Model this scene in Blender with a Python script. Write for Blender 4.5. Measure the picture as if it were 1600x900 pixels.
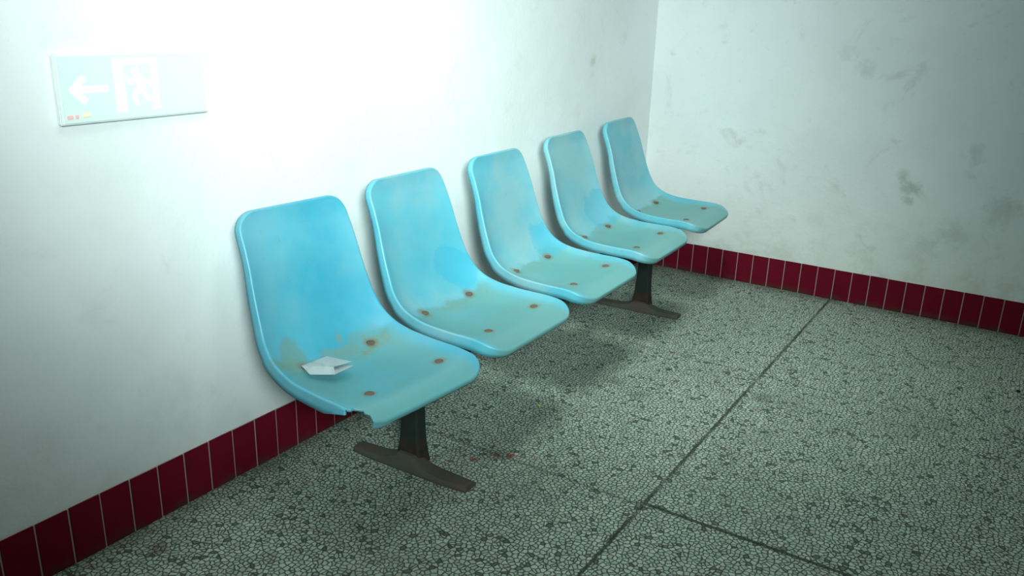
import bpy, bmesh, math, random
from mathutils import Vector, Matrix

for o in list(bpy.data.objects): bpy.data.objects.remove(o)
S = 0.75                       # the plan below is laid out in units of ten skirting-tile widths; S turns it into metres
scn = bpy.context.scene
COL = scn.collection

# ------------------------------------------------------------------ camera
cd = bpy.data.cameras.new('camera'); cam = bpy.data.objects.new('camera', cd); COL.objects.link(cam)
cd.sensor_width = 36.0; cd.lens = 1315.79 / 1600 * 36.0; cd.clip_start = 0.02
FW = Vector((0.802547, 0.505952, -0.316119)); RT = Vector((0.541353, -0.840278, 0.029483)); UP = Vector((0.250711, 0.194793, 0.948261))
m = Matrix((RT, UP, -FW)).transposed().to_4x4(); m.translation = Vector((-3.8671, -1.6711, 1.2236))
cam.matrix_world = m
scn.camera = cam

# ------------------------------------------------------------------ colour, world, light
vs = scn.view_settings
scn.display_settings.display_device = 'sRGB'
vs.view_transform = 'Standard'; vs.look = 'None'; vs.gamma = 1.0; vs.use_curve_mapping = False
vs.exposure = 0.16
w = bpy.data.worlds.new('world'); scn.world = w; w.use_nodes = True
bg = w.node_tree.nodes['Background']; bg.inputs[0].default_value = (0.62, 0.85, 0.60, 1); bg.inputs[1].default_value = 0.014

def area(name, loc, target, sx, sy, power, col, spread=180):
    l = bpy.data.lights.new(name, 'AREA'); l.shape = 'RECTANGLE'; l.size = sx; l.size_y = sy
    l.energy = power; l.color = col; l.spread = math.radians(spread)
    o = bpy.data.objects.new(name, l); COL.objects.link(o); o.location = loc
    o.rotation_euler = (Vector(target) - Vector(loc)).to_track_quat('-Z', 'Y').to_euler()
    return o
def spot(name, loc, target, power, col, ang, blend, rad):
    l = bpy.data.lights.new(name, 'SPOT'); l.energy = power; l.color = col; l.spot_size = math.radians(ang); l.spot_blend = blend; l.shadow_soft_size = rad
    o = bpy.data.objects.new(name, l); COL.objects.link(o); o.location = loc
    o.rotation_euler = (Vector(target) - Vector(loc)).to_track_quat('-Z', 'Y').to_euler()
    return o
area('ceiling_lamp_light', (-2.85, -1.00, 2.70), (-2.85, -0.99, 0), 1.2, 0.5, 11, (0.86, 1.0, 0.95))
spot('added_room_spot', (-4.30, -2.50, 1.80), (-1.52, 0.0, 1.18), 470, (0.83, 1.0, 0.98), 60, 1.0, 0.38)  # unseen spot added on the camera side; its soft cone imitates vignetting
spot('added_wall_spot', (-4.30, -2.50, 1.80), (-1.78, 0.0, 1.33), 270, (0.83, 1.0, 0.98), 48, 1.0, 0.38)  # narrower unseen spot added at the same point to brighten the left wall
spot('added_bench_spot', (-2.30, -0.85, 2.60), (-0.80, -0.55, 0.0), 160, (0.86, 1.0, 0.88), 54, 1.0, 0.35)  # unseen spot added above the bench to lift its far end and the floor
spot('added_wall_wash', (-2.40, -1.30, 2.60), (-2.1, 0.0, 1.35), 85, (0.86, 1.0, 0.95), 50, 1.0, 0.35)  # unseen overhead spot added for the bright area on the left wall

# ------------------------------------------------------------------ helpers
def link(o, parent=None):
    COL.objects.link(o)
    if parent: o.parent = parent
    return o
def new_obj(name, bm, mats, parent=None, smooth=False):
    me = bpy.data.meshes.new(name); bm.normal_update(); bm.to_mesh(me); bm.free()
    for mm in (mats if isinstance(mats, (list, tuple)) else [mats]): me.materials.append(mm)
    if smooth:
        for p in me.polygons: p.use_smooth = True
    return link(bpy.data.objects.new(name, me), parent)
def tag(o, label=None, cat=None, group=None, kind=None):
    if label: o['label'] = label
    if cat: o['category'] = cat
    if group: o['group'] = group
    if kind: o['kind'] = kind
    return o
def box(bm, lo, hi, mi=0, bev=0):
    lo = [v * S for v in lo]; hi = [v * S for v in hi]
    vs_ = [bm.verts.new((x, y, z)) for x in (lo[0], hi[0]) for y in (lo[1], hi[1]) for z in (lo[2], hi[2])]
    F = [(0, 1, 3, 2), (4, 6, 7, 5), (0, 4, 5, 1), (2, 3, 7, 6), (0, 2, 6, 4), (1, 5, 7, 3)]
    fs = [bm.faces.new([vs_[i] for i in f]) for f in F]
    for f in fs: f.material_index = mi
    if bev:
        es = list({e for f in fs for e in f.edges})
        bmesh.ops.bevel(bm, geom=es, offset=bev * S, segments=2, affect='EDGES', material=mi)
def loft(bm, rings, cap=True, mi=0):
    R = [[bm.verts.new([c * S for c in p]) for p in ring] for ring in rings]
    n = len(R[0])
    for a, b in zip(R, R[1:]):
        for i in range(n):
            f = bm.faces.new((a[i], a[(i + 1) % n], b[(i + 1) % n], b[i])); f.material_index = mi
    if cap: bm.faces.new(R[0][::-1]); bm.faces.new(R[-1])
    return R

class NT:
    """small node-graph writer"""
    def __init__(s, name, rough=0.6, spec=0.3):
        s.m = bpy.data.materials.new(name); s.m.use_nodes = True; s.t = s.m.node_tree; s.N = s.t.nodes; s.L = s.t.links
        s.b = s.N['Principled BSDF']; s.b.inputs['Roughness'].default_value = rough; s.b.inputs['Specular IOR Level'].default_value = spec
        s.co = s.N.new('ShaderNodeTexCoord').outputs['Object']
    def set(s, inp, v):
        if hasattr(v, 'is_linked') or isinstance(v, bpy.types.NodeSocket): s.L.new(v, inp)
        else: inp.default_value = v
    def noise(s, scale, detail=4, rough=0.55, vec=None, dist=0.0, off=None):
        n = s.N.new('ShaderNodeTexNoise'); n.inputs['Scale'].default_value = scale; n.inputs['Detail'].default_value = detail
        n.inputs['Roughness'].default_value = rough; n.inputs['Distortion'].default_value = dist
        v = vec or s.co
        if off: v = s.vmath('ADD', v, off)
        s.L.new(v, n.inputs['Vector']); return n.outputs['Fac']
    def vmath(s, op, a, b):
        n = s.N.new('ShaderNodeVectorMath'); n.operation = op; s.set(n.inputs[0], a); s.set(n.inputs[1], b)
        return n.outputs['Value'] if op in ('DISTANCE', 'LENGTH') else n.outputs[0]
    def math(s, op, a, b=0.0, c=None, clamp=False):
        n = s.N.new('ShaderNodeMath'); n.operation = op; n.use_clamp = clamp; s.set(n.inputs[0], a); s.set(n.inputs[1], b)
        if c is not None: s.set(n.inputs[2], c)
        return n.outputs[0]
    def ramp(s, v, lo, hi, a=0.0, b=1.0, smooth=True):
        n = s.N.new('ShaderNodeMapRange'); n.interpolation_type = 'SMOOTHSTEP' if smooth else 'LINEAR'; n.clamp = True
        s.set(n.inputs[0], v)
        if hi < lo: lo, hi, a, b = hi, lo, b, a
        for i, q in zip((1, 2, 3, 4), (lo, hi, a, b)): n.inputs[i].default_value = q
        return n.outputs[0]
    def mix(s, f, a, b, mode='MIX'):
        n = s.N.new('ShaderNodeMix'); n.data_type = 'RGBA'; n.blend_type = mode
        s.set(n.inputs['Factor'], f)
        for i, q in ((6, a), (7, b)):
            if isinstance(q, tuple) and len(q) == 3: q = (*q, 1)
            s.set(n.inputs[i], q)
        return n.outputs[2]
    def sep(s, v=None):
        n = s.N.new('ShaderNodeSeparateXYZ'); s.L.new(v or s.co, n.inputs[0]); return n.outputs
    def color(s, c): s.set(s.b.inputs['Base Color'], (*c, 1) if isinstance(c, tuple) and len(c) == 3 else c); return s
    def bump(s, h, strength=0.3, dist=0.002):
        n = s.N.new('ShaderNodeBump'); n.inputs['Strength'].default_value = strength; n.inputs['Distance'].default_value = dist
        s.L.new(h, n.inputs['Height']); s.L.new(n.outputs[0], s.b.inputs['Normal']); return s
    def blob(s, pos, r0, r1, warp=None, amt=0.0):
        d = s.vmath('DISTANCE', s.co, tuple(pos))
        if warp is not None: d = s.math('ADD', d, s.math('MULTIPLY', s.math('SUBTRACT', warp, 0.5), amt))
        return s.ramp(d, r0, r1, 1.0, 0.0)

# ------------------------------------------------------------------ materials of the room
def wall_mat(name, stains, dirt=0.5):
    n = NT(name, 0.75, 0.2)
    big = n.noise(1.3, 5, 0.6); mid = n.noise(6.0, 6, 0.65, dist=0.6); fine = n.noise(90, 3, 0.6)
    c = n.mix(n.ramp(big, 0.35, 0.7), (0.80, 0.835, 0.835), (0.71, 0.75, 0.74))
    c = n.mix(n.math('MULTIPLY', n.ramp(mid, 0.56, 0.74), 0.45 * dirt), c, (0.44, 0.46, 0.40))
    x, y, z = n.sep()
    low = n.ramp(z, 0.14, 0.55, 1.0, 0.0)
    c = n.mix(n.math('MULTIPLY', n.math('MULTIPLY', low, n.ramp(n.noise(9, 6, 0.7), 0.45, 0.7)), 0.30 * dirt), c, (0.42, 0.43, 0.36))
    c = n.mix(n.math('MULTIPLY', n.ramp(n.noise(30, 5, 0.7), 0.60, 0.75), 0.22 * dirt), c, (0.40, 0.44, 0.42))
    wob = n.noise(22, 5, 0.7)
    for pos, r, col, amt in stains:
        c = n.mix(n.math('MULTIPLY', n.blob(pos, r * 0.1, r, wob, r * 2.4), amt * 0.75), c, col)
    n.color(c)
    h = n.math('ADD', n.math('MULTIPLY', fine, 0.35), n.math('ADD', mid, n.math('MULTIPLY', n.noise(28, 4, 0.6), 0.5)))
    n.bump(h, 0.35, 0.006)
    return n.m
GREY = (0.30, 0.33, 0.31); OCH = (0.45, 0.44, 0.28)
M_wall_l = wall_mat('plaster_left', [((-2.35, 0, 0.19), 0.06, OCH, 0.45), ((-0.62, 0, 1.02), 0.035, OCH, 0.6), ((-0.62, 0, 0.97), 0.03, OCH, 0.4), ((-2.75, 0, 0.30), 0.12, GREY, 0.12)], 0.45)
M_wall_r = wall_mat('plaster_right', [((0, -1.20, 0.545), 0.05, GREY, 0.6), ((0, -1.20, 0.49), 0.04, GREY, 0.55), ((0, -1.17, 0.60), 0.035, GREY, 0.35),
    ((0, -0.87, 1.09), 0.05, OCH, 0.22), ((0, -0.95, 1.02), 0.05, GREY, 0.35), ((0, -1.42, 0.72), 0.06, GREY, 0.35), ((0, -1.55, 0.50), 0.09, GREY, 0.35), ((0, -1.40, 0.38), 0.08, GREY, 0.30), ((0, -1.30, 0.30), 0.07, GREY, 0.3), ((0, -1.17, 1.03), 0.04, GREY, 0.3)], 1.0)

def floor_mat():
    n = NT('terrazzo', 0.55, 0.25)
    wn = n.N.new('ShaderNodeTexNoise'); wn.inputs['Scale'].default_value = 110; wn.inputs['Detail'].default_value = 3; n.L.new(n.co, wn.inputs['Vector'])
    wv = n.vmath('ADD', n.co, n.vmath('MULTIPLY', n.vmath('SUBTRACT', wn.outputs['Color'], (0.5, 0.5, 0.5)), (0.008, 0.008, 0.0)))
    def vor(scale, feat):
        v = n.N.new('ShaderNodeTexVoronoi'); v.feature = feat; v.inputs['Scale'].default_value = scale; v.inputs['Randomness'].default_value = 1.0
        v.voronoi_dimensions = '2D'; n.L.new(wv, v.inputs['Vector']); return v
    edge = vor(80, 'DISTANCE_TO_EDGE').outputs['Distance']; f1 = vor(80, 'F1')
    cr = n.N.new('ShaderNodeSeparateColor'); n.L.new(f1.outputs['Color'], cr.inputs[0])
    chip = n.mix(cr.outputs[0], (0.34, 0.40, 0.345), (0.50, 0.575, 0.495))
    chip = n.mix(n.ramp(cr.outputs[1], 0.93, 0.97), chip, (0.12, 0.145, 0.12))
    chip = n.mix(n.math('MULTIPLY', n.ramp(cr.outputs[2], 0.975, 0.98), 0.35), chip, (0.30, 0.16, 0.13))
    gap = n.math('ADD', n.math('ADD', 0.115, n.math('MULTIPLY', n.math('SUBTRACT', n.noise(45, 4, 0.7), 0.5), 0.14)), n.ramp(cr.outputs[1], 0.85, 1.0, 0.0, 0.10))
    e = n.math('SUBTRACT', edge, gap)
    msk = n.ramp(e, -0.09, 0.10)
    c = n.mix(msk, (0.055, 0.072, 0.055), chip)
    # worn patches where grime fills in the chips
    c = n.mix(n.math('MULTIPLY', n.ramp(n.noise(2.2, 6, 0.65), 0.50, 0.72), 0.35), c, (0.13, 0.15, 0.12))
    c = n.mix(n.math('MULTIPLY', n.ramp(n.noise(11, 6, 0.7), 0.60, 0.74), 0.45), c, (0.09, 0.105, 0.085))
    x, y, z = n.sep()
    wob = n.math('MULTIPLY', n.math('SUBTRACT', n.noise(35, 4, 0.7), 0.5), 0.010)
    x2 = n.math('ADD', x, n.math('MULTIPLY', n.math('GREATER_THAN', y, -0.955), 0.013)); J = []
    for sock, pos, wd in ((y, -1.2744 * S, 0.0054), (x2, -2.7316 * S, 0.0070), (x, -1.39 * S, 0.0026), (x, -4.075 * S, 0.004), (y, -2.61 * S, 0.004)):
        d = n.math('ABSOLUTE', n.math('ADD', n.math('SUBTRACT', sock, pos), wob))
        J.append(n.ramp(d, wd * 0.5, wd * 1.4, 1.0, 0.0))
    J[1] = n.math('MULTIPLY', J[1], n.ramp(y, -0.99, -0.93, 1.0, 0.45)); J[2] = n.math('MULTIPLY', J[2], 0.7)
    j = n.math('MULTIPLY', J[0], n.ramp(n.noise(6, 3), 0.3, 0.5, 0.6, 1.0))
    for k in J[1:]: j = n.math('MAXIMUM', j, k)
    c = n.mix(n.math('MULTIPLY', j, 0.92), c, (0.030, 0.038, 0.032))
    # dirt ground in along the skirtings
    nw = n.ramp(n.math('ABSOLUTE', x), 0.0, 0.10, 1.0, 0.0); nl = n.ramp(n.math('ABSOLUTE', y), 0.0, 0.07, 1.0, 0.0)
    c = n.mix(n.math('MULTIPLY', n.math('MAXIMUM', nw, nl), n.ramp(n.noise(7, 5), 0.3, 0.6, 0.1, 0.6)), c, (0.10, 0.115, 0.08))
    wb = n.noise(55, 4, 0.7)
    RED = (0.22, 0.035, 0.022); DK = (0.035, 0.045, 0.035)
    for p, r, col, amt in (((-2.1255, -0.462), .018, RED, .8), ((-2.045, -0.536), .020, RED, .85), ((-2.075, -0.505), .028, RED, .35), ((-2.01, -0.59), .012, RED, .5),
                           ((-2.0708, -0.105), .03, RED, .6), ((-2.884, -0.10), .035, (0.08, .03, .025), .55),
                           ((-1.1925, -0.665), .018, DK, .8), ((-2.06, -0.50), .05, DK, .4), ((-1.45, -0.66), .05, DK, .35), ((-1.40, -0.56), .045, DK, .35), ((-1.73, -1.06), .03, DK, .3), ((-1.22, -1.02), .05, DK, .4)):
        c = n.mix(n.math('MULTIPLY', n.blob((p[0], p[1], 0), r * .25, r, wb, r * 1.8), amt), c, col)
    n.color(c)
    n.bump(n.math('SUBTRACT', msk, j), 0.5, 0.0012)
    n.set(n.b.inputs['Roughness'], n.mix(msk, (0.8, 0.8, 0.8), (0.48, 0.48, 0.48)))
    return n.m
M_floor = floor_mat()

def tile_mat():
    n = NT('red_glazed_tile', 0.7, 0.02)
    c = n.mix(n.noise(5, 3), (0.125, 0.005, 0.016), (0.18, 0.009, 0.025))
    c = n.mix(n.math('MULTIPLY', n.ramp(n.noise(26, 6, 0.7), 0.5, 0.75), 0.4), c, (0.075, 0.008, 0.012))
    x, y, z = n.sep()
    c = n.mix(n.math('MULTIPLY', n.ramp(z, 0.0, 0.035, 1.0, 0.0), n.ramp(n.noise(14, 5), 0.35, 0.65)), c, (0.07, 0.035, 0.028))
    return n.color(c).bump(n.noise(18, 3), 0.15, 0.001).m
M_tile = tile_mat()
M_grout = NT('grout', 0.9, 0.1).color((0.36, 0.30, 0.29)).m
nn = NT('ceiling_paint', 0.9, 0.1); M_ceil = nn.color(nn.mix(nn.noise(2, 5), (0.55, 0.58, 0.57), (0.66, 0.69, 0.68))).m

# ------------------------------------------------------------------ the room
XF, YF, H = -6.4, -5.4, 3.75
T = 0.012                       # the skirting tiles stand this far proud of the plaster
def slab(name, lo, hi, mat):
    bm = bmesh.new(); box(bm, lo, hi); return tag(new_obj(name, bm, mat), kind='structure')
slab('floor', (XF, YF, -0.15), (0.15, 0.15, 0), M_floor)
slab('wall_left', (XF, T, 0), (T + 0.15, T + 0.15, H), M_wall_l)
slab('wall_right', (T, YF, 0), (T + 0.15, T, H), M_wall_r)
slab('ceiling', (XF, YF, H), (0.15, 0.15, H + 0.1), M_ceil)

def skirting(name, axis, phase, length, h=0.1884):
    rnd = random.Random(5 if axis else 9)
    bm = bmesh.new()
    if axis == 0: box(bm, (-length, 0.004, 0), (T, T, h - 0.002), 1)
    else: box(bm, (0.004, -length, 0), (T, 0.004, h - 0.002), 1)
    k = 0
    edge = 0.0
    a = phase
    cuts = [0.0]
    while a < length: cuts.append(a); a += 0.1
    for c0, c1 in zip(cuts, cuts[1:]):
        g = 0.0027; dz = rnd.uniform(-0.0012, 0.0012); dp = rnd.uniform(0, 0.0016)
        if axis == 0: box(bm, (-c1 + g, dp, 0.001), (-c0 - g, 0.006, h + dz), 0, 0.0012)
        else: box(bm, (dp, -c1 + g, 0.001), (0.006, -c0 - g, h + dz), 0, 0.0012)
    return tag(new_obj(name, bm, [M_tile, M_grout]), kind='structure')
skirting('baseboard_left', 0, 0.036, 6.3)
skirting('baseboard_right', 1, 0.0757, 5.3)

# ------------------------------------------------------------------ the bench
YAW = 0.01379; PITCH = 0.66098; PIV = (-1.955, -0.43)
D = [0.0284, -0.0297, -0.0052, 0.0024, 0.0116]; DZ = [-0.0151, 0.0036, -0.0012, 0.0135, 0.0256]
DY = [0.0015, -0.0169, 0.0009, 0.0068, 0.0089]; ROT = [-0.0923, -0.0089, 0.0128, 0.0237, 0.0426]
BOLTS = [(0.14, 0.105), (0.185, -0.178), (-0.135, -0.178), (-0.150, 0.105)]

RIM = [(0.312, 1.000), (0.300, 0.955), (0.277, 0.90), (0.255, 0.84), (0.237, 0.78), (0.213, 0.71), (0.190, 0.655), (0.160, 0.605), (0.112, 0.567), (0.045, 0.545),
       (-0.03, 0.536), (-0.11, 0.533), (-0.19, 0.532), (-0.245, 0.526), (-0.285, 0.512), (-0.318, 0.494)]
WID = [(0.0, 0.214), (0.2, 0.225), (0.38, 0.240), (0.52, 0.262), (0.65, 0.276), (0.8, 0.280), (0.92, 0.277), (1.0, 0.272)]
def catmull(P, n):
    Q = [Vector(p) for p in P]; Q = [Q[0] * 2 - Q[1]] + Q + [Q[-1] * 2 - Q[-2]]; out = []
    for i in range(1, len(Q) - 2):
        for k in range(n):
            t = k / n; a, b, c, d = Q[i - 1:i + 3]
            out.append(0.5 * ((2 * b) + (c - a) * t + (2 * a - 5 * b + 4 * c - d) * t * t + (3 * b - a - 3 * c + d) * t ** 3))
    out.append(Q[-2]); return out
CUR = catmull(RIM, 24); LEN = [0.0]
for a_, b_ in zip(CUR, CUR[1:]): LEN.append(LEN[-1] + (b_ - a_).length)
LTOT = LEN[-1]
def curve(s):
    s = min(max(s, 0), LTOT)
    lo, hi = 0, len(LEN) - 1
    while hi - lo > 1:
        md = (lo + hi) // 2
        if LEN[md] <= s: lo = md
        else: hi = md
    f = (s - LEN[lo]) / (LEN[hi] - LEN[lo]); p = CUR[lo].lerp(CUR[hi], f)
    a = CUR[max(lo - 4, 0)]; b = CUR[min(hi + 4, len(CUR) - 1)]; t = (b - a).normalized()
    return p, Vector((-t.y, t.x)) * (1 if True else -1), t
def interp(tab, t):
    for (a, va), (b, vb) in zip(tab, tab[1:]):
        if t <= b:
            f = (t - a) / (b - a); f = f * f * (3 - 2 * f) if False else f
            return va + (vb - va) * f
    return tab[-1][1]
DISH = [(0, 0.004), (0.12, 0.020), (0.35, 0.034), (0.52, 0.052), (0.66, 0.046), (0.85, 0.028), (0.95, 0.010), (1, 0.002)]
def width(s):
    t = s / LTOT; w_ = interp(WID, t)
    for d, R, cap in ((s, 0.060, 0), (LTOT - s, 0.085, 1)):
        if d < R: w_ -= R - math.sqrt(max(R * R - (R - d) ** 2, 0))
    return w_
def surf(s, uu):
    p, nrm, t = curve(s); tt = s / LTOT
    if nrm.y < 0 and abs(nrm.y) > abs(nrm.x) or (abs(nrm.x) >= abs(nrm.y) and nrm.x > 0): nrm = -nrm
    d = interp(DISH, tt) * (1 - abs(uu) ** 3.2)
    # slight crown of the front and top edges
    q = p - nrm * d
    return Vector((width(s) * uu, q.x, q.y)), Vector((0, nrm.x, nrm.y)), t
def shell_bm():
    bm = bmesh.new(); nu = 56; ss = []
    n0 = 14; R0, R1 = 0.060, 0.085
    ss += [R0 * (1 - math.cos(k / n0 * math.pi / 2)) for k in range(n0)]
    nm = 96; ss += [R0 + (LTOT - R0 - R1) * k / nm for k in range(nm)]
    ss += [LTOT - R1 * (1 - math.sin(k / n0 * math.pi / 2)) for k in range(n0 + 1)]
    V = []; NR = []
    for s in ss:
        row = []; 
        for k in range(nu + 1):
            uu = -1 + 2 * k / nu; uu = math.copysign(1 - (1 - abs(uu)) ** 1.25, uu)
            v, nr, t = surf(s, uu); row.append(bm.verts.new(v * S))
        V.append(row); NR.append(nr)
    for i in range(len(V) - 1):
        for k in range(nu): bm.faces.new((V[i][k], V[i + 1][k], V[i + 1][k + 1], V[i][k + 1]))
    loop = [(i, 0) for i in range(len(V))] + [(len(V) - 1, k) for k in range(1, nu + 1)] + [(i, nu) for i in range(len(V) - 2, -1, -1)] + [(0, k) for k in range(nu - 1, 0, -1)]
    P = [V[i][k].co / S for i, k in loop]; N_ = [NR[i] for i, k in loop]; n = len(P)
    O = []
    for q in range(n):
        tg = P[(q + 1) % n] - P[q - 1]; o = tg.cross(N_[q]); O.append(o.normalized())
    if O[5].x > 0: O = [-o for o in O]
    for _ in range(3): O = [(O[q - 1] + O[q] * 2 + O[(q + 1) % n]).normalized() for q in range(n)]
    prev = [V[i][k] for i, k in loop]
    r = 0.0075
    for step in range(1, 8):
        ring = []
        for q in range(n):
            ax = abs(O[q].x); frontness = 1.0 if loop[q][0] > len(V) // 2 else 0.6
            tt = loop[q][0] / len(V); fl = 0.014 * frontness + (0.010 + 0.012 * min(1, max(0, (tt - 0.2) / 0.25))) * ax
            if step <= 5:
                an = step / 5 * math.radians(82); v = P[q] + O[q] * r * math.sin(an) - N_[q] * r * (1 - math.cos(an))
            else:
                dd = fl * (step - 5) / 2; v = P[q] + O[q] * (r + dd * 0.12) - N_[q] * (r * 0.86 + dd)
            ring.append(bm.verts.new(v * S))
        for q in range(n): bm.faces.new((prev[q], prev[(q + 1) % n], ring[(q + 1) % n], ring[q]))
        prev = ring
    bmesh.ops.recalc_face_normals(bm, faces=bm.faces)
    up = sum((f.normal.z for f in bm.faces if abs(f.normal.z) > .8), 0)
    if up < 0: bmesh.ops.reverse_faces(bm, faces=bm.faces)
    return bm

def seat_mat(idx, worn_amt, patch, extra):
    n = NT('blue_seat_paint_%s' % 'abcde'[idx], 0.38, 0.5)
    off = (3.1 * idx, 1.7 * idx, 0.9 * idx)
    x, y, z = n.sep()
    blue = n.mix(n.ramp(n.noise(5, 4, 0.6, off=off), 0.35, 0.7), (0.085, 0.39, 0.50), (0.11, 0.43, 0.53))
    if idx == 0: blue = n.mix(n.ramp(n.noise(5, 4, 0.6, off=off), 0.35, 0.7), (0.050, 0.345, 0.475), (0.085, 0.40, 0.52))  # darker blue on the nearest seat paints in the shade of its bend
    fade = (0.26, 0.45, 0.48); scuff = (0.13, 0.33, 0.325); tan = (0.18, 0.26, 0.16)
    # general fading of the back, cut on the nearest seat for its shaded look
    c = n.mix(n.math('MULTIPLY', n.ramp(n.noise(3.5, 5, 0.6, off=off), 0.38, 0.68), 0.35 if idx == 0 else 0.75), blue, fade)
    # sat-off paint on the seat pan, with a ragged rear limit
    wob = n.math('MULTIPLY', n.math('SUBTRACT', n.noise(9, 5, 0.65, off=off), 0.5), 0.16)
    pan = n.ramp(n.math('ADD', y, wob), 0.075, 0.10, 1.0, 0.0)
    lat = n.ramp(n.math('ABSOLUTE', n.math('SUBTRACT', x, -0.01)), 0.165, 0.205, 1.0, 0.0)
    wr = n.math('MULTIPLY', n.math('MULTIPLY', pan, lat), n.ramp(n.noise(4, 4, 0.6, off=off), 0.25, 0.5, worn_amt * 0.6, worn_amt))
    c = n.mix(wr, c, scuff)
    streak = n.math('MULTIPLY', n.ramp(n.math('ABSOLUTE', n.math('ADD', n.math('SUBTRACT', y, 0.065), wob)), 0.0, 0.03, 1.0, 0.0), n.ramp(n.noise(14, 5, 0.7, off=off), 0.42, 0.6))
    c = n.mix(n.math('MULTIPLY', n.math('MULTIPLY', streak, lat), extra), c, tan)
    if idx == 0:                     # grey-brown scuffs by the paper and along the bend
        wq = n.noise(20, 5, 0.7)
        for px, py, r_, am in ((-0.155, 0.150, 0.050, 0.75), (-0.185, 0.105, 0.045, 0.7), (-0.03, 0.120, 0.030, 0.7), (0.02, 0.115, 0.030, 0.8), (0.06, 0.110, 0.030, 0.8), (0.11, 0.125, 0.040, 0.6), (0.17, 0.11, 0.05, 0.5), (0.05, 0.165, 0.014, 0.9)):
            cv = n.N.new('ShaderNodeCombineXYZ'); n.L.new(x, cv.inputs[0]); n.L.new(y, cv.inputs[1])
            d = n.math('ADD', n.vmath('DISTANCE', cv.outputs[0], (px * S, py * S, 0)), n.math('MULTIPLY', n.math('SUBTRACT', wq, 0.5), 0.05))
            c = n.mix(n.math('MULTIPLY', n.ramp(d, r_ * S * 0.8, r_ * S * 1.1, 1.0, 0.0), am * 0.8), c, (0.17, 0.29, 0.235))
    if patch:
        (px, py, pz), pr = patch
        d = n.vmath('DISTANCE', n.co, (px * S, py * S, pz * S))
        d = n.math('ADD', d, n.math('MULTIPLY', n.math('SUBTRACT', n.noise(11, 5, 0.6, off=off), 0.5), 0.16))
        c = n.mix(n.math('MULTIPLY', n.ramp(d, pr, pr + 0.006, 1.0, 0.0), 0.40 if idx else 0.25), c, (0.020, 0.36, 0.54))
    # grime specks
    c = n.mix(n.math('MULTIPLY', n.ramp(n.noise(38, 5, 0.75, off=off), 0.63, 0.72), 0.35), c, (0.14, 0.19, 0.17))
    dirt = n.math('MULTIPLY', n.ramp(n.noise(12, 6, 0.75, off=off), 0.52, 0.72), n.math('MULTIPLY', pan, 0.35))
    c = n.mix(dirt, c, (0.17, 0.25, 0.21))
    # rust rings round the four bolts
    wb = n.noise(60, 3, off=off)
    for bx, by in BOLTS:
        cv = n.N.new('ShaderNodeCombineXYZ'); n.L.new(x, cv.inputs[0]); n.L.new(y, cv.inputs[1])
        d = n.vmath('DISTANCE', cv.outputs[0], (bx * S, by * S, 0)); d = n.math('ADD', d, n.math('MULTIPLY', n.math('SUBTRACT', wb, 0.5), 0.018))
        c = n.mix(n.math('MULTIPLY', n.ramp(d, 0.010, 0.026, 0.75, 0.0), n.ramp(z, 0.42, 0.46, 1.0, 0.0)), c, (0.20, 0.17, 0.10))
    n.color(c)
    n.bump(n.noise(60, 4), 0.12, 0.0006)
    return n.m
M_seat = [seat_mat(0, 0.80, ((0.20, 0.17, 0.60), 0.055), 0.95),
          seat_mat(1, 0.90, ((0.17, 0.19, 0.60), 0.070), 0.45),
          seat_mat(2, 0.85, ((0.20, 0.15, 0.58), 0.060), 0.2),
          seat_mat(3, 0.90, ((0.17, 0.15, 0.60), 0.085), 0.25),
          seat_mat(4, 0.95, None, 0.25)]
def metal_mat(name, dark, rust, amt, rough=0.6):
    n = NT(name, rough, 0.4)
    c = n.mix(n.noise(20, 4), dark, tuple(v * 1.5 for v in dark))
    c = n.mix(n.math('MULTIPLY', n.ramp(n.noise(24, 6, 0.7), 0.5 - amt * 0.3, 0.75 - amt * 0.3), 0.9), c, rust)
    return n.color(c).bump(n.noise(80, 4), 0.3, 0.001).m
def post_mat():
    n = NT('post_black_paint', 0.8, 0.15); x, y, z = n.sep()
    c = n.mix(n.noise(20, 4), (0.012, 0.020, 0.018), (0.024, 0.034, 0.030))
    low = n.ramp(z, 0.03, 0.11, 1.0, 0.0)
    c = n.mix(n.math('MULTIPLY', low, n.ramp(n.noise(30, 6, 0.7), 0.35, 0.6)), c, (0.065, 0.030, 0.020))
    c = n.mix(n.math('MULTIPLY', n.ramp(n.noise(45, 5, 0.7), 0.64, 0.72), 0.35), c, (0.07, 0.035, 0.022))
    return n.color(c).bump(n.noise(80, 4), 0.3, 0.001).m
M_post = post_mat()
M_foot = metal_mat('foot_rusty_steel', (0.058, 0.062, 0.050), (0.095, 0.062, 0.048), 0.30, 0.8)
M_beam = metal_mat('beam_black_paint', (0.018, 0.028, 0.025), (0.06, 0.035, 0.022), 0.2)
M_brack = metal_mat('bracket_rust', (0.055, 0.045, 0.030), (0.10, 0.050, 0.028), 0.7, 0.8)
M_bolt = metal_mat('bolt_rust', (0.10, 0.085, 0.065), (0.15, 0.095, 0.065), 0.5, 0.8)

bench = bpy.data.objects.new('waiting_bench', None); COL.objects.link(bench)
bench.location = (PIV[0] * S, PIV[1] * S, 0); bench.rotation_euler = (0, 0, YAW)
tag(bench, 'long steel beam bench with five light blue moulded seats along the left wall', 'bench')

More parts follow.
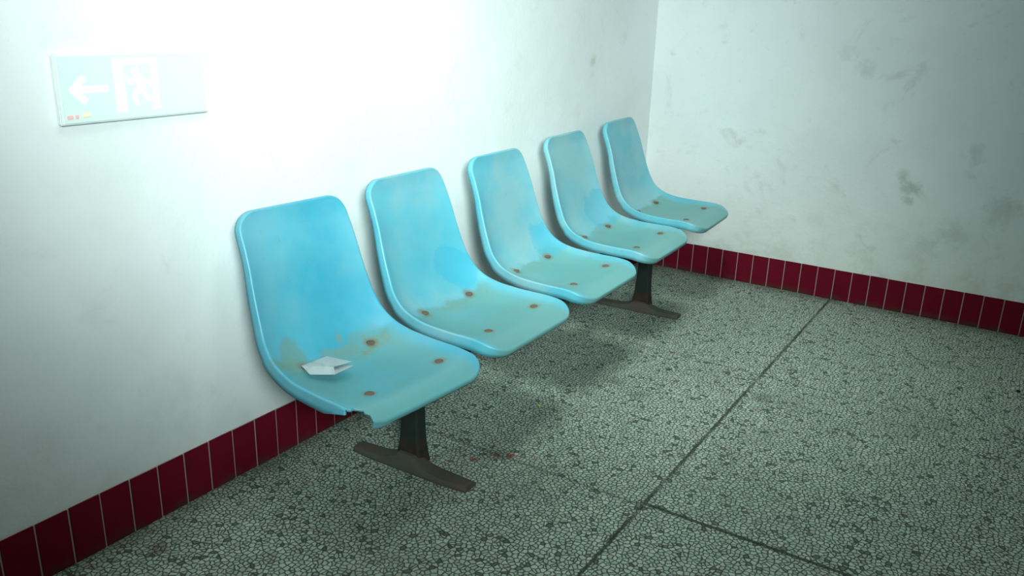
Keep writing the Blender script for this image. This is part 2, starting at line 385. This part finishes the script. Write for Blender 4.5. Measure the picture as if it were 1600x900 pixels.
base = shell_bm(); base_me = bpy.data.meshes.new('shell_tmp'); base.to_mesh(base_me); base.free()
def seat_z(x, y):
    best = None
    for v in base_me.vertices:
        d = (v.co.x - x * S) ** 2 + (v.co.y - y * S) ** 2
        if v.co.z < 0.62 * S and (best is None or d < best[0]): best = (d, v.co.z)
    return best[1]
bm = bmesh.new()
rr = 0.0155 * S
rings = [(1.0, 0.0), (1.0, 0.0012), (0.9, 0.0026), (0.45, 0.0034)]
R = []
for f_, h_ in rings: R.append([bm.verts.new((rr * f_ * math.cos(a), rr * f_ * math.sin(a), h_)) for a in [k * math.tau / 20 for k in range(20)]])
for a_, b_ in zip(R, R[1:]):
    for k in range(20): bm.faces.new((a_[k], a_[(k + 1) % 20], b_[(k + 1) % 20], b_[k]))
bm.faces.new(R[-1]); bm.faces.new(R[0][::-1])
bolt_me = bpy.data.meshes.new('bolt'); bm.to_mesh(bolt_me); bm.free(); bolt_me.materials.append(M_bolt)
bolt_z = [seat_z(*b) for b in BOLTS]

def bake(o):
    dg = bpy.context.evaluated_depsgraph_get(); dg.update()
    me = bpy.data.meshes.new_from_object(o.evaluated_get(dg)); o.modifiers.clear(); o.data = me
SEAT_LABEL = ['faded blue seat nearest the camera with a broken front corner', None, None, None, 'blue seat farthest away, beside the room corner']
for k in range(5):
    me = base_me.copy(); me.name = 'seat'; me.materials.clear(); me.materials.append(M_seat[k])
    for p in me.polygons: p.use_smooth = True
    o = bpy.data.objects.new('seat', me); COL.objects.link(o)
    sm = o.modifiers.new('thick', 'SOLIDIFY'); sm.thickness = 0.0085 * S; sm.offset = -1; sm.use_even_offset = False
    if k == 0:                       # the chip broken out of the near front corner
        pts = [(-0.36, -0.236), (-0.300, -0.238), (-0.282, -0.233), (-0.268, -0.243), (-0.255, -0.240), (-0.243, -0.250), (-0.237, -0.260), (-0.240, -0.270), (-0.233, -0.284), (-0.238, -0.298), (-0.244, -0.310), (-0.241, -0.34), (-0.238, -0.40), (-0.36, -0.40)]
        def inside(x, y):
            c = False
            for (x1, y1), (x2, y2) in zip(pts, pts[1:] + pts[:1]):
                if (y1 > y) != (y2 > y) and x < (x2 - x1) * (y - y1) / (y2 - y1) + x1: c = not c
            return c
        def snap(x, y):
            best = None
            for (x1, y1), (x2, y2) in zip(pts, pts[1:] + pts[:1]):
                dx, dy = x2 - x1, y2 - y1; t = max(0, min(1, ((x - x1) * dx + (y - y1) * dy) / (dx * dx + dy * dy)))
                qx, qy = x1 + dx * t, y1 + dy * t; d = math.hypot(x - qx, y - qy)
                if best is None or d < best[0]: best = (d, qx, qy)
            return best
        cb = bmesh.new(); cb.from_mesh(me)
        near = [f for f in cb.faces if f.calc_center_median().x < -0.17 * S and f.calc_center_median().y < -0.19 * S]
        bmesh.ops.subdivide_edges(cb, edges=list({e for f in near for e in f.edges}), cuts=2, use_grid_fill=True)
        low = lambda f: f.calc_center_median().z < 0.65 * S
        old = {v for v in cb.verts if v.is_boundary}
        bmesh.ops.delete(cb, geom=[f for f in cb.faces if low(f) and inside(f.calc_center_median().x / S, f.calc_center_median().y / S)], context='FACES')
        for v in cb.verts:
            if v.is_boundary and v.co.z < 0.65 * S:
                d, qx, qy = snap(v.co.x / S, v.co.y / S)
                if d < 0.005 and v not in old: v.co.x, v.co.y = qx * S, qy * S
        for v in cb.verts:                       # the turned-down edge runs out towards the break
            if v.co.x < -0.268 * S and v.co.y < -0.15 * S and v.co.z < 0.525 * S:
                g = min(1.0, (-0.15 * S - v.co.y) / (0.08 * S)); v.co.z += (0.526 * S - v.co.z) * 0.62 * g
        for f in cb.faces: f.smooth = True
        cb.to_mesh(me); cb.free(); bake(o)
    else: bake(o)
    o.name = 'seat'
    o.parent = bench; o.location = (((k - 2) * PITCH + D[k]) * S, DY[k] * S, DZ[k] * S); o.rotation_euler = (0, 0, ROT[k])
    if SEAT_LABEL[k]: o['label'] = SEAT_LABEL[k]
    for (bx, by), bz in zip(BOLTS, bolt_z):
        bo = bpy.data.objects.new('bolt', bolt_me); link(bo, o); bo.location = (bx * S, by * S, bz - 0.0004)
    # cross bar pair that the seat is bolted to
    for sx in (-0.085, 0.135):
        bm = bmesh.new(); box(bm, (sx - 0.03, -0.19, 0.452), (sx + 0.03, 0.11, 0.466), 0, 0.002)
        for by in (-0.17, 0.105): box(bm, (sx - 0.016, by - 0.016, 0.464), (sx + 0.016, by + 0.016, 0.500), 0, 0.002)
        bo = new_obj('seat_bracket', bm, M_brack, bench)
        bo.location = o.location; bo.rotation_euler = (0, 0, ROT[k])
bpy.data.meshes.remove(base_me)

bm = bmesh.new(); box(bm, (-1.38, -0.032, 0.392), (1.50, 0.032, 0.452), 0, 0.004); new_obj('beam', bm, M_beam, bench)

def w2b(x, y):
    dx, dy = x - PIV[0], y - PIV[1]; c, s = math.cos(YAW), math.sin(YAW); return c * dx + s * dy, -s * dx + c * dy
for (tip, tail, post) in (((-3.011, -0.728), (-3.02, -0.205), (-2.985, -0.445)), ((-0.887, -0.652), (-0.912, -0.137), (-0.885, -0.42))):
    tx, ty = w2b(*tip); ax, ay = w2b(*tail); px, py = w2b(*post); py0 = py - 0.005
    pe = bpy.data.objects.new('leg', None)
    # post: a flattened box tube that widens downwards
    bm = bmesh.new()
    def rect(cx, cy, z, hx, hy, r=0.008):
        out = []
        for qx, qy, a0 in ((1, 1, 0), (-1, 1, 90), (-1, -1, 180), (1, -1, 270)):
            for da in (0, 45, 90):
                a = math.radians(a0 + da); out.append((cx + qx * (hx - r) + r * math.cos(a), cy + qy * (hy - r) + r * math.sin(a), z))
        return out
    loft(bm, [rect(px, py + (py0 - py) * f, z, hx, hy) for z, hx, hy, f in
              ((0.02, 0.030, 0.062, 0), (0.055, 0.030, 0.052, 0.05), (0.10, 0.029, 0.044, 0.2), (0.17, 0.028, 0.039, 0.45), (0.25, 0.027, 0.036, 0.7), (0.36, 0.026, 0.034, 1.0), (0.393, 0.026, 0.034, 1.0))])
    leg = new_obj('leg', bm, M_post, bench, False)
    # foot: folded plate, ridged, rising to the post
    bm = bmesh.new(); rings = []
    dx, dy = tx - ax, ty - ay; L = math.hypot(dx, dy); ex, ey = dx / L, dy / L; nx, ny = -ey, ex
    dp = (px - ax) * ex + (py - ay) * ey; off = (px - ax) * nx + (py - ay) * ny
    for i in range(41):
        s = L * i / 40; d = abs(s - dp)
        h = 0.022 + 0.036 * math.exp(-((max(d - 0.03, 0)) / 0.050) ** 1.3)
        hw = 0.041 - 0.008 * max(0, (abs(s - L / 2) / (L / 2)) - 0.6) / 0.4
        tw = hw * 0.74; cx, cy = ax + ex * s, ay + ey * s
        pr = [(-hw, 0.0005), (hw, 0.0005), (hw, 0.010), (tw, h * 0.9), (tw * 0.5, h), (-tw * 0.5, h), (-tw, h * 0.9), (-hw, 0.010)]
        rings.append([(cx + nx * a, cy + ny * a, b) for a, b in pr])
    loft(bm, rings)
    bmesh.ops.recalc_face_normals(bm, faces=bm.faces)
    new_obj('foot', bm, M_foot, leg, False)

# ------------------------------------------------------------------ folded paper on the first seat
n = NT('paper_print', 0.75, 0.2)
M_paper = n.color(n.mix(n.ramp(n.noise(24, 4), 0.4, 0.7), (0.40, 0.48, 0.50), (0.26, 0.34, 0.36))).m
def seat_world(k, x, y, z):
    c, s = math.cos(ROT[k]), math.sin(ROT[k]); X = c * x - s * y + (k - 2) * PITCH + D[k]; Y = s * x + c * y + DY[k]
    c, s = math.cos(YAW), math.sin(YAW); return Vector(((PIV[0] + c * X - s * Y) * S, (PIV[1] + s * X + c * Y) * S, (z + DZ[k]) * S))
zs = bolt_z[3] / S + 0.001
A, B, Cc, Dd = (-0.160, 0.115, .030), (-0.060, 0.110, .034), (-0.026, 0.026, .024), (-0.098, 0.032, .030)
A2, D2, C2, B2 = (-0.165, 0.068, .006), (-0.112, 0.012, .004), (-0.030, 0.014, .009), (-0.07, 0.09, .005)
bm = bmesh.new()
def grid(q0, q1, q2, q3, sag, n=8):
    rows = []
    for i in range(n + 1):
        row = []
        for j in range(n + 1):
            a, b = i / n, j / n
            p = Vector(q0) * (1 - a) * (1 - b) + Vector(q1) * a * (1 - b) + Vector(q2) * a * b + Vector(q3) * (1 - a) * b
            p.z += sag * math.sin(a * math.pi) * math.sin(b * math.pi)
            row.append(bm.verts.new(seat_world(0, p.x - 0.02, p.y - 0.030, zs + p.z * 0.65)))
        rows.append(row)
    for i in range(n):
        for j in range(n): bm.faces.new((rows[i][j], rows[i + 1][j], rows[i + 1][j + 1], rows[i][j + 1]))
grid(A, B, Cc, Dd, 0.004); grid(A, Dd, D2, A2, 0.001); grid(A2, D2, C2, B2, 0.003)
bmesh.ops.remove_doubles(bm, verts=bm.verts, dist=0.0004); bmesh.ops.recalc_face_normals(bm, faces=bm.faces)
pp = new_obj('folded_paper', bm, M_paper); sm = pp.modifiers.new('t', 'SOLIDIFY'); sm.thickness = 0.0006; bake(pp)
tag(pp, 'small crumpled folded white paper lying on the nearest blue seat', 'paper')

# ------------------------------------------------------------------ exit sign on the wall with its cable cover
M_sign = NT('sign_housing', 0.5, 0.3).color((0.74, 0.78, 0.77)).m
def emis(name, base, e, st):
    n = NT(name, 0.4, 0.3).color(base); n.b.inputs['Emission Color'].default_value = (*e, 1); n.b.inputs['Emission Strength'].default_value = st; return n.m
M_face = emis('sign_face_green', (0.56, 0.68, 0.65), (0.75, 1.0, 0.94), 0.16)
M_pict = emis('sign_pictogram', (0.85, 0.87, 0.84), (1.0, 1.0, 0.96), 0.9)
M_red = emis('indicator_red', (0.60, 0.42, 0.42), (1.0, 0.45, 0.42), 0.25)
M_yel = emis('indicator_yellow', (0.65, 0.65, 0.42), (1.0, 0.95, 0.6), 0.25)
wy = T * S
X0, X1, Z0, Z1 = -2.925, -2.572, 0.972, 1.110
sign = bpy.data.objects.new('exit_sign', None); COL.objects.link(sign); sign.location = ((X0 + X1) / 2, wy, Z0)
tag(sign, 'pale green backlit exit sign with running figure and left arrow on the white wall', 'exit sign')
cxs = (X0 + X1) / 2
def sbox(name, x0, x1, y0, y1, z0, z1, mat, bev=0.0, parent=None):
    bm = bmesh.new(); box(bm, ((x0 - cxs) / S, -y1 / S, (z0 - Z0) / S), ((x1 - cxs) / S, -y0 / S, (z1 - Z0) / S), 0, bev / S); return new_obj(name, bm, mat, parent or sign)
sbox('housing', X0, X1, 0.0, 0.013, Z0, Z1, M_sign, 0.002)
sbox('face_panel', X0 + .008, X1 - .008, 0.0132, 0.0155, Z0 + .004, Z1 - .004, M_face)
def poly(bm, pts, y0=0.0157, y1=0.0164):
    a = [bm.verts.new((x - cxs, -y1, z - Z0)) for x, z in pts]; b = [bm.verts.new((x - cxs, -y0, z - Z0)) for x, z in pts]
    n_ = len(pts); bm.faces.new(a); bm.faces.new(b[::-1])
    for i in range(n_): bm.faces.new((a[i], b[i], b[(i + 1) % n_], a[(i + 1) % n_]))
def stroke(bm, p, q, w0, w1):
    p, q = Vector(p), Vector(q); d = (q - p).normalized(); nn_ = Vector((-d.y, d.x))
    poly(bm, [tuple(p + nn_ * w0 / 2), tuple(p - nn_ * w0 / 2), tuple(q - nn_ * w1 / 2), tuple(q + nn_ * w1 / 2)])
bm = bmesh.new()                                                         # the door frame
dx0, dx1, dz0, dz1 = -2.801, -2.699, 0.990, 1.098
poly(bm, [(dx0, dz0), (dx0 + .022, dz0), (dx0 + .020, dz1 - .012), (dx0, dz1)])
poly(bm, [(dx1 - .014, dz0), (dx1, dz0), (dx1, dz1), (dx1 - .014, dz1 - .012)])
poly(bm, [(dx0 + .0, dz1), (dx0 + .020, dz1 - .012), (dx1 - .014, dz1 - .012), (dx1, dz1)])
bmesh.ops.recalc_face_normals(bm, faces=bm.faces); new_obj('door_pictogram', bm, M_pict, sign)
bm = bmesh.new()                                                         # the running figure
poly(bm, [(-2.752 + .0085 * math.cos(a), 1.0715 + .0085 * math.sin(a)) for a in [k * math.tau / 16 for k in range(16)]])
stroke(bm, (-2.748, 1.064), (-2.738, 1.034), .018, .015)                 # trunk
stroke(bm, (-2.749, 1.060), (-2.768, 1.048), .008, .007); stroke(bm, (-2.768, 1.048), (-2.774, 1.060), .007, .006)
stroke(bm, (-2.744, 1.060), (-2.724, 1.050), .008, .007); stroke(bm, (-2.724, 1.050), (-2.717, 1.038), .007, .006)
stroke(bm, (-2.741, 1.036), (-2.760, 1.022), .012, .010); stroke(bm, (-2.760, 1.022), (-2.752, 1.000), .010, .008)
stroke(bm, (-2.737, 1.036), (-2.728, 1.014), .012, .010); stroke(bm, (-2.728, 1.014), (-2.711, 1.012), .010, .008)
bmesh.ops.recalc_face_normals(bm, faces=bm.faces); new_obj('figure_pictogram', bm, M_pict, sign)
bm = bmesh.new()                                                         # the arrow
zc = 1.040
stroke(bm, (-2.897, zc - .003), (-2.868, zc + .024), .013, .013); stroke(bm, (-2.897, zc + .003), (-2.868, zc - .024), .013, .013); stroke(bm, (-2.886, zc), (-2.818, zc), .013, .013)
bmesh.ops.recalc_face_normals(bm, faces=bm.faces); new_obj('arrow', bm, M_pict, sign)
tag(sbox('indicator_light', -2.913, -2.900, .0155, .018, .984, .992, M_red, .001), 'red indicator light')
tag(sbox('indicator_light', -2.900 + .004, -2.888, .0155, .018, .984, .992, M_red, .001), 'red indicator light')
tag(sbox('indicator_light', -2.880, -2.862, .0155, .018, .986, .994, M_yel, .001), 'yellow indicator light')
n_tr = NT('cable_cover_plastic', 0.5, 0.3).color((0.82, 0.84, 0.83)).m
bm = bmesh.new(); box(bm, (-2.792 / S, T - 0.016, Z1 / S), (-2.772 / S, T, H), 0, 0.002)
tag(new_obj('cable_cover', bm, n_tr), 'thin white cable cover running up the wall above the exit sign', 'cable cover')

# ------------------------------------------------------------------ crumbs on the floor
def crumb(name, x, y, r, h, col, label, cat, seed):
    rnd = random.Random(seed); bm = bmesh.new(); rings = []
    rad = [r * rnd.uniform(.65, 1.2) for _ in range(10)]
    for f_, z in ((1, 0.0), (1.0, h * .5), (.55, h)):
        rings.append([((x + rad[k] * f_ * math.cos(k * math.tau / 10)) / S, (y + rad[k] * f_ * math.sin(k * math.tau / 10)) / S, z / S) for k in range(10)])
    loft(bm, rings); bmesh.ops.recalc_face_normals(bm, faces=bm.faces)
    return tag(new_obj(name, bm, NT(name + '_surface', 0.8, 0.2).color(col).m), label, cat)
crumb('floor_crumb', -1.721, -0.438, .0045, .004, (0.50, 0.50, 0.06), 'tiny yellow crumb on the terrazzo floor in front of the bench', 'crumb', 2)
crumb('floor_pebble', -0.6345, -1.738, .008, .006, (0.015, 0.02, 0.018), 'small dark pebble on the floor near the right edge of the photo', 'pebble', 4)
